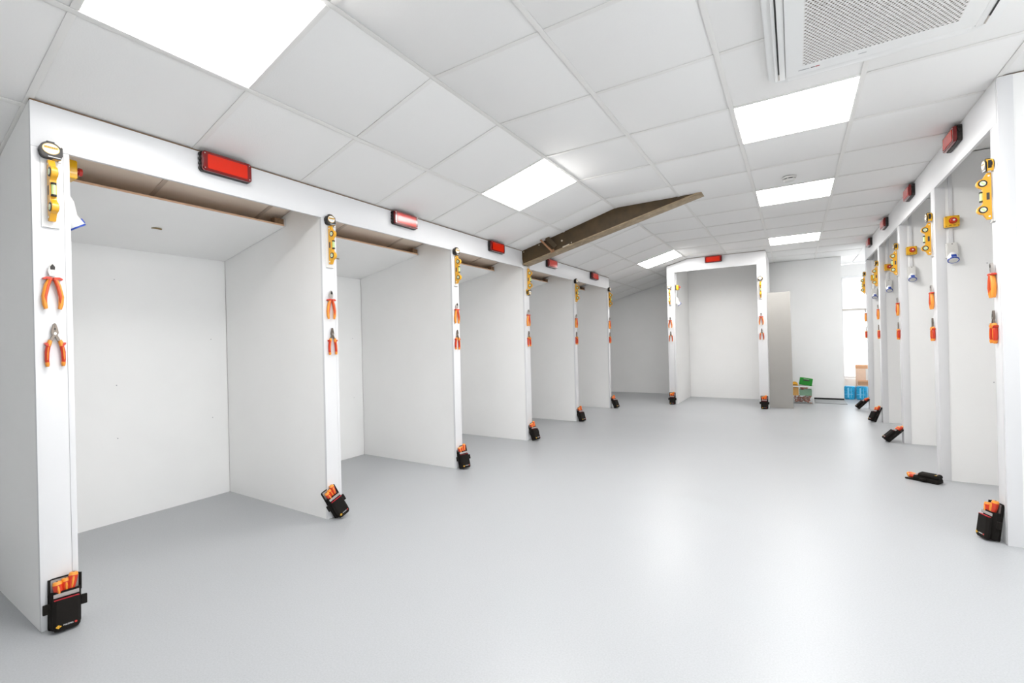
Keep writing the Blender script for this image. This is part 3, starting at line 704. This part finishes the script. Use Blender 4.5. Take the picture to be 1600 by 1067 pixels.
# ---------------------------------------------------------------- emergency stops, conduits and blue sockets
def estop():
    t = thing('emergency_stop', '', 'emergency stop')
    bm = B(); prism(bm, rrect(-.040, .040, -.040, .040, .006), -.016, 0, 'Y'); obj('back_box', bm, 'dark', t, bevel=.001, label='dark grey rear half of the box')
    bm = B(); prism(bm, rrect(-.041, .041, -.041, .041, .006), -.052, -.0165, 'Y'); f = obj('box', bm, 'yellow2', t, bevel=.003)
    bm = B(); cyl(bm, (.004, -.0522, .004), (.004, -.0535, .004), .024, .024, 24); obj('warning_ring', bm, 'button', f)
    bm = B(); cyl(bm, (.004, -.0535, .004), (.004, -.066, .004), .012, .012, 16); cyl(bm, (.004, -.066, .004), (.004, -.078, .004), .019, .017, 24); bt = obj('push_button', bm, 'button', t, label='red mushroom push button')
    bm = B(); cyl(bm, (.004, -.0781, .004), (.004, -.0788, .004), .007, .007, 12); obj('button_mark', bm, 'label', bt)
    for q in (-.018, .004):
        bm = B(); box(bm, q, q+.014, -.0532, -.0522, -.032, -.028); obj('small_print', bm, 'black', f)
    for x in (-.033, .033):
        for z in (-.033, .033):
            bm = B(); cyl(bm, (x, -.0520, z), (x, -.0526, z), .003, .003, 8); obj('screw', bm, 'dark', f)
    return t
def socket():
    t = thing('industrial_socket', '', 'socket')
    bm = B(); prism(bm, [(0, .070), (-.030, .070), (-.046, .040), (-.060, -.040), (-.030, -.060), (0, -.060)], -.036, .036, 'X'); obj('housing', bm, 'offwhite', t, bevel=.006)
    bm = B(); cyl(bm, (0, -.030, -.030), (0, -.062, -.076), .033, .036, 28); cl = obj('collar', bm, 'white', t)
    bm = B(); cyl(bm, (0, -.0622, -.0763), (0, -.0665, -.0825), .037, .037, 28); lid = obj('lid', bm, 'blue', t, label='blue spring lid')
    bm = B(); cyl(bm, (0, -.0668, -.0829), (0, -.0678, -.0844), .030, .029, 28); obj('lid_face', bm, 'offwhite', lid)
    bm = B(); box(bm, -.016, .016, -.010, .010, -.010, .014, bev=.002, mat4=Matrix.Translation((0, -.078, -.050)) @ Matrix.Rotation(R(-35), 4, 'X')); obj('hinge', bm, 'blue', lid)
    bm = B(); cyl(bm, (0, -.0375, .058), (0, -.0395, .058), .004, .004, 10); obj('screw', bm, 'dark', t)
    return t
es, so = estop(), socket(); ec = [0]
def wallset(mw, where, zc, ztop, yzs):
    m1 = mw @ Matrix.Translation((0, 0, zc)); m2 = mw @ Matrix.Translation((0, 0, zc-yzs-.006)) @ Matrix.Scale(.9, 4)
    l1, l2 = f'yellow emergency stop box with red button {where}', f'off-white industrial socket with blue lid {where}'
    if not ec[0]:
        ec[0] = 1; es['label'] = l1; es.matrix_world = m1; es['group'] = 'emergency stops'; so['label'] = l2; so.matrix_world = m2; so['group'] = 'blue lidded sockets'
    else: dup(es, l1, m1); dup(so, l2, m2)
    bm = B(); box(bm, -.011, .011, -.014, 0, zc+.0415, ztop, bev=.001); box(bm, -.011, .011, -.014, 0, zc-yzs+.0585, zc-.0415, bev=.001)
    o = tag(obj('cable_trunking', bm, 'post'), f'slim white cable trunking {where}', 'trunking', 'cable trunkings'); o.matrix_world = mw
# left row: on the far side of each partition, facing down the row (+y)
for i in (0, 1, 2, 3):
    mw = Matrix.Translation((-2.745, LY[i][1]+.0006, 0)) @ Matrix.Rotation(R(180), 4, 'Z')
    if i < 2: wallset(mw, f'inside the {ORD[i]} left booth', 1.938, 2.04, .172)
mw = Matrix.Translation((EX0+.1256, YE+.085, 0)) @ Matrix.Rotation(R(90), 4, 'Z')
wallset(mw, 'inside the end booth on its left wall', 1.990, 2.42, .22)
for i in (1, 2, 3, 4):
    mw = Matrix.Translation((XR+.087, RY[i][0]+.0034, 0))
    wallset(mw, f'in the {ORD[i-1]} right booth', 1.945, HC-.01, .212)

# ---------------------------------------------------------------- far right corner
# grey board beside the end booth
bm = B(); box(bm, -.155, .155, -.009, .009, 0, 1.80, bev=.0015)
o = tag(obj('grey_board', bm, 'greyboard'), 'tall plain grey board standing on end beside the end booth', 'board'); o.location = (-.204, 8.215, .001)
o.rotation_euler = (0, R(-.3), R(3)); o.location = (-.190, 8.222, .002)
# clear storage box of copper offcuts
t = thing('storage_box', 'clear plastic storage box of copper offcuts on the floor by the grey board', 'storage box', (.095, 8.98, .001))
bm = B()
w_, d_, h_, th = .150, .13, .285, .004
for a in ((-w_, w_, -d_, -d_+th), (-w_, w_, d_-th, d_), (-w_, -w_+th, -d_+th, d_-th), (w_-th, w_, -d_+th, d_-th)): box(bm, *a, 0, h_)
box(bm, -w_+th, w_-th, -d_+th, d_-th, 0, th); obj('tub', bm, 'clear', t, smooth=False)
bm = B()
for a in ((-w_-.010, w_+.010, -d_-.010, -d_), (-w_-.010, w_+.010, d_, d_+.010), (-w_-.010, -w_, -d_, d_), (w_, w_+.010, -d_, d_)): box(bm, *a, h_-.012, h_+.006, bev=.002)
obj('rim', bm, 'white', t)
bm = B(); box(bm, w_-.006, w_+.004, -d_-.006, -d_+.004, 0, h_-.013, bev=.001); obj('corner_rib', bm, 'white', t)
bm = B()
for k in range(90):
    x = random.uniform(-.11, .11); y = random.uniform(-.10, .10); z = random.uniform(.018, .115); an = random.uniform(-.6, .6); a2 = random.uniform(-3, 3); l = random.uniform(.02, .04)
    d = Vector((math.cos(a2)*math.cos(an), math.sin(a2)*math.cos(an), math.sin(an)*.4))*l*.8; cyl(bm, Vector((x, y, z))-d*.7, Vector((x, y, z))+d*.7, random.uniform(.006, .010), None, 8)
o = tag(obj('copper_offcuts', bm, 'copper'), 'jumble of copper pipe offcuts and fittings in the clear box', 'copper offcuts'); o['kind'] = 'stuff'; o.location = t.location
bm = B()
for k in range(26):
    x = random.uniform(-.028, .09); y = random.uniform(-.10, .02); z = random.uniform(.235, .262); a2 = random.uniform(-3, 3); l = .022
    d = Vector((math.cos(a2), math.sin(a2), 0))*l; cyl(bm, Vector((x, y, z))-d*.7, Vector((x, y, z))+d*.7, .007, None, 8)
o = tag(obj('pipe_fittings', bm, 'copper'), 'small copper fittings heaped in the pale green tub', 'copper fittings'); o['kind'] = 'stuff'; o.location = t.location
def tubm(x0, x1, y0, y1, z0, z1, th=.003):
    bm = B()
    for a in ((x0, x1, y0, y0+th), (x0, x1, y1-th, y1), (x0, x0+th, y0+th, y1-th), (x1-th, x1, y0+th, y1-th)): box(bm, *a, z0, z1)
    box(bm, x0+th, x1-th, y0+th, y1-th, z0, z0+th); return bm
t2 = tag(obj('green_tub', tubm(-.045, .128, -.122, .06, .137, .232), 'tub', smooth=False), 'pale green tub inside the clear storage box', 'tub'); t2.location = t.location
t2 = tag(obj('ochre_tub', tubm(-.140, -.055, -.118, .05, .135, .262), 'ochre', smooth=False), 'ochre tub inside the clear box at its left', 'tub'); t2.location = t.location
t2 = thing('green_case', 'bright green plastic case tilted on top of the clear storage box', 'case', (.135, 8.98, .294)); t2.rotation_euler = (0, R(9), R(6))
bm = B(); prism(bm, rrect(-.090, .088, .004, .125, .006), -.030, .030, 'Y'); bd = obj('body', bm, 'green', t2, bevel=.003)
bm = B(); box(bm, -.045, .045, -.034, -.0305, .078, .100, bev=.001); obj('handle_recess', bm, 'dark', t2)
bm = B(); box(bm, -.042, .035, -.036, -.0305, .101, .112, bev=.001); obj('handle', bm, 'greenlt', t2)
t2 = thing('yellow_torch', 'yellow tool with a rounded top lying on the left end of the storage box', 'tool', (-.005, 8.93, .292))
bm = B(); prism(bm, arc(-.01, .030, .045, 0, 180, 12, .035)+[(-.055, .0), (.040, .0)], -.030, .030, 'Y'); obj('body', bm, 'yellow', t2, bevel=.003)
bm = B(); box(bm, -.030, .020, -.033, -.0305, .012, .022); obj('dark_band', bm, 'dark', t2)
# grey sheet lying before the wall
bm = B(); box(bm, .27, .70, 9.02, YB-.03, .0005, .008, bev=.001); tag(obj('grey_sheet', bm, 'matgrey'), 'thin grey sheet lying on the floor against the back wall', 'sheet')
# blue packs
for i, (x, y) in enumerate(((.80, 9.80), (.965, 9.78))):
    t = thing('blue_pack', f'{("left", "right")[i]} of two blue wrapped packs on the floor by the recess', 'pack', (x, y, .001), R(-20), 'blue wrapped packs')
    bm = B(); prism(bm, rrect(-.072, .072, 0, .225, .022), -.06, .06, 'Y'); obj('wrapping', bm, 'pack', t, bevel=.010)
    bm = B(); box(bm, -.058, .058, -.0622, -.0605, .085, .092); box(bm, -.02, .0, -.0622, -.0605, .03, .20); box(bm, .03, .036, -.0622, -.0605, .03, .20); obj('printed_stripes', bm, 'packlt', t)
    bm = B(); box(bm, -.074, .074, -.012, .012, .001, .2275, bev=.002); obj('strap', bm, 'packlt', t)
# cardboard boxes
def cbox(x, y, z, w, d, h, lab, openf):
    t = thing('cardboard_box', lab, 'box', (x, y, z), R(-6), 'cardboard boxes in the recess')
    bm = B(); 
    if openf:
        for a in ((-w, w, -d, -d+.005), (-w, w, d-.005, d), (-w, -w+.005, -d+.005, d-.005), (w-.005, w, -d+.005, d-.005)): box(bm, *a, 0, h)
        box(bm, -w+.005, w-.005, -d+.005, d-.005, 0, .005)
    else: box(bm, -w, w, -d, d, 0, h, bev=.003)
    obj('body', bm, 'card', t)
    if openf:
        for s, q in ((-1, 20), (1, -20)):
            bm = B(); box(bm, -w+.01, w-.01, -.002, .002, 0, .07, mat4=Matrix.Translation((0, s*(d-.01), h)) @ Matrix.Rotation(R(q), 4, 'X')); obj('flap', bm, 'cardd', t)
    else:
        bm = B(); box(bm, -w-.004, w+.004, -d-.004, d+.004, h-.055, h+.004, bev=.002); obj('lid', bm, 'cardd', t)
        bm = B(); box(bm, -.024, .024, -d-.0052, -d-.0042, .0, h-.056); obj('tape', bm, 'offwhite', t)
cbox(1.06, 10.02, .001, .135, .11, .235, 'lower cardboard box with open flaps beside the blue packs', True)
cbox(1.10, 10.32, .001, .17, .13, .56, 'taller cardboard box with a brown lid behind the open one', False)
# window wall of the recess
YW = 10.75
wd = bpy.data.objects.new('window_1', None); C.objects.link(wd); wd['kind'] = 'structure'
x0, x1 = .705, 2.16
bm = B()
box(bm, x0, x1, YW, YW+.07, 0, .28); box(bm, x0, x1, YW, YW+.07, 2.23, HC-.005); box(bm, x0, .76, YW, YW+.07, .28, 2.23); box(bm, 2.08, x1, YW, YW+.07, .28, 2.23)
struct(obj('wall_window', bm, 'wall', smooth=False))
bm = B()
for a in ((.762, .802, .285, 2.225), (2.038, 2.078, .285, 2.225), (.802, 2.038, .285, .325), (.802, 2.038, 2.185, 2.225), (1.38, 1.42, .325, 2.185)): box(bm, a[0], a[1], YW+.005, YW+.055, a[2], a[3], bev=.002)
obj('window_frame', bm, 'frame', wd)
bm = B(); box(bm, .802, 1.38, YW, YW+.058, 1.555, 1.60, bev=.002); box(bm, 1.42, 2.038, YW, YW+.058, 1.555, 1.60, bev=.002); obj('transom', bm, 'frame', wd)
bm = B(); box(bm, .74, 1.9, YW-.05, YW-.02, 1.575, 1.605, bev=.003); cyl(bm, (.74, YW-.035, 1.59), (.74, YW-.035, 1.54), .012, .012, 12); obj('blind_rail', bm, 'rail', wd, label='grey brown rail across the window')
bm = B(); box(bm, .78, 1.36, YW-.004, YW-.001, 1.61, 2.19); box(bm, 1.43, 2.03, YW-.004, YW-.001, 1.61, 2.19); obj('blind', bm, 'sheer', wd, label='thin white lowered blind')
for a in ((.802, 1.38, .325, 1.555), (1.42, 2.038, .325, 1.555), (.802, 1.38, 1.60, 2.185), (1.42, 2.038, 1.60, 2.185)):
    bm = B(); box(bm, a[0], a[1], YW+.026, YW+.030, a[2], a[3]); obj('pane', bm, 'glass', wd, smooth=False)
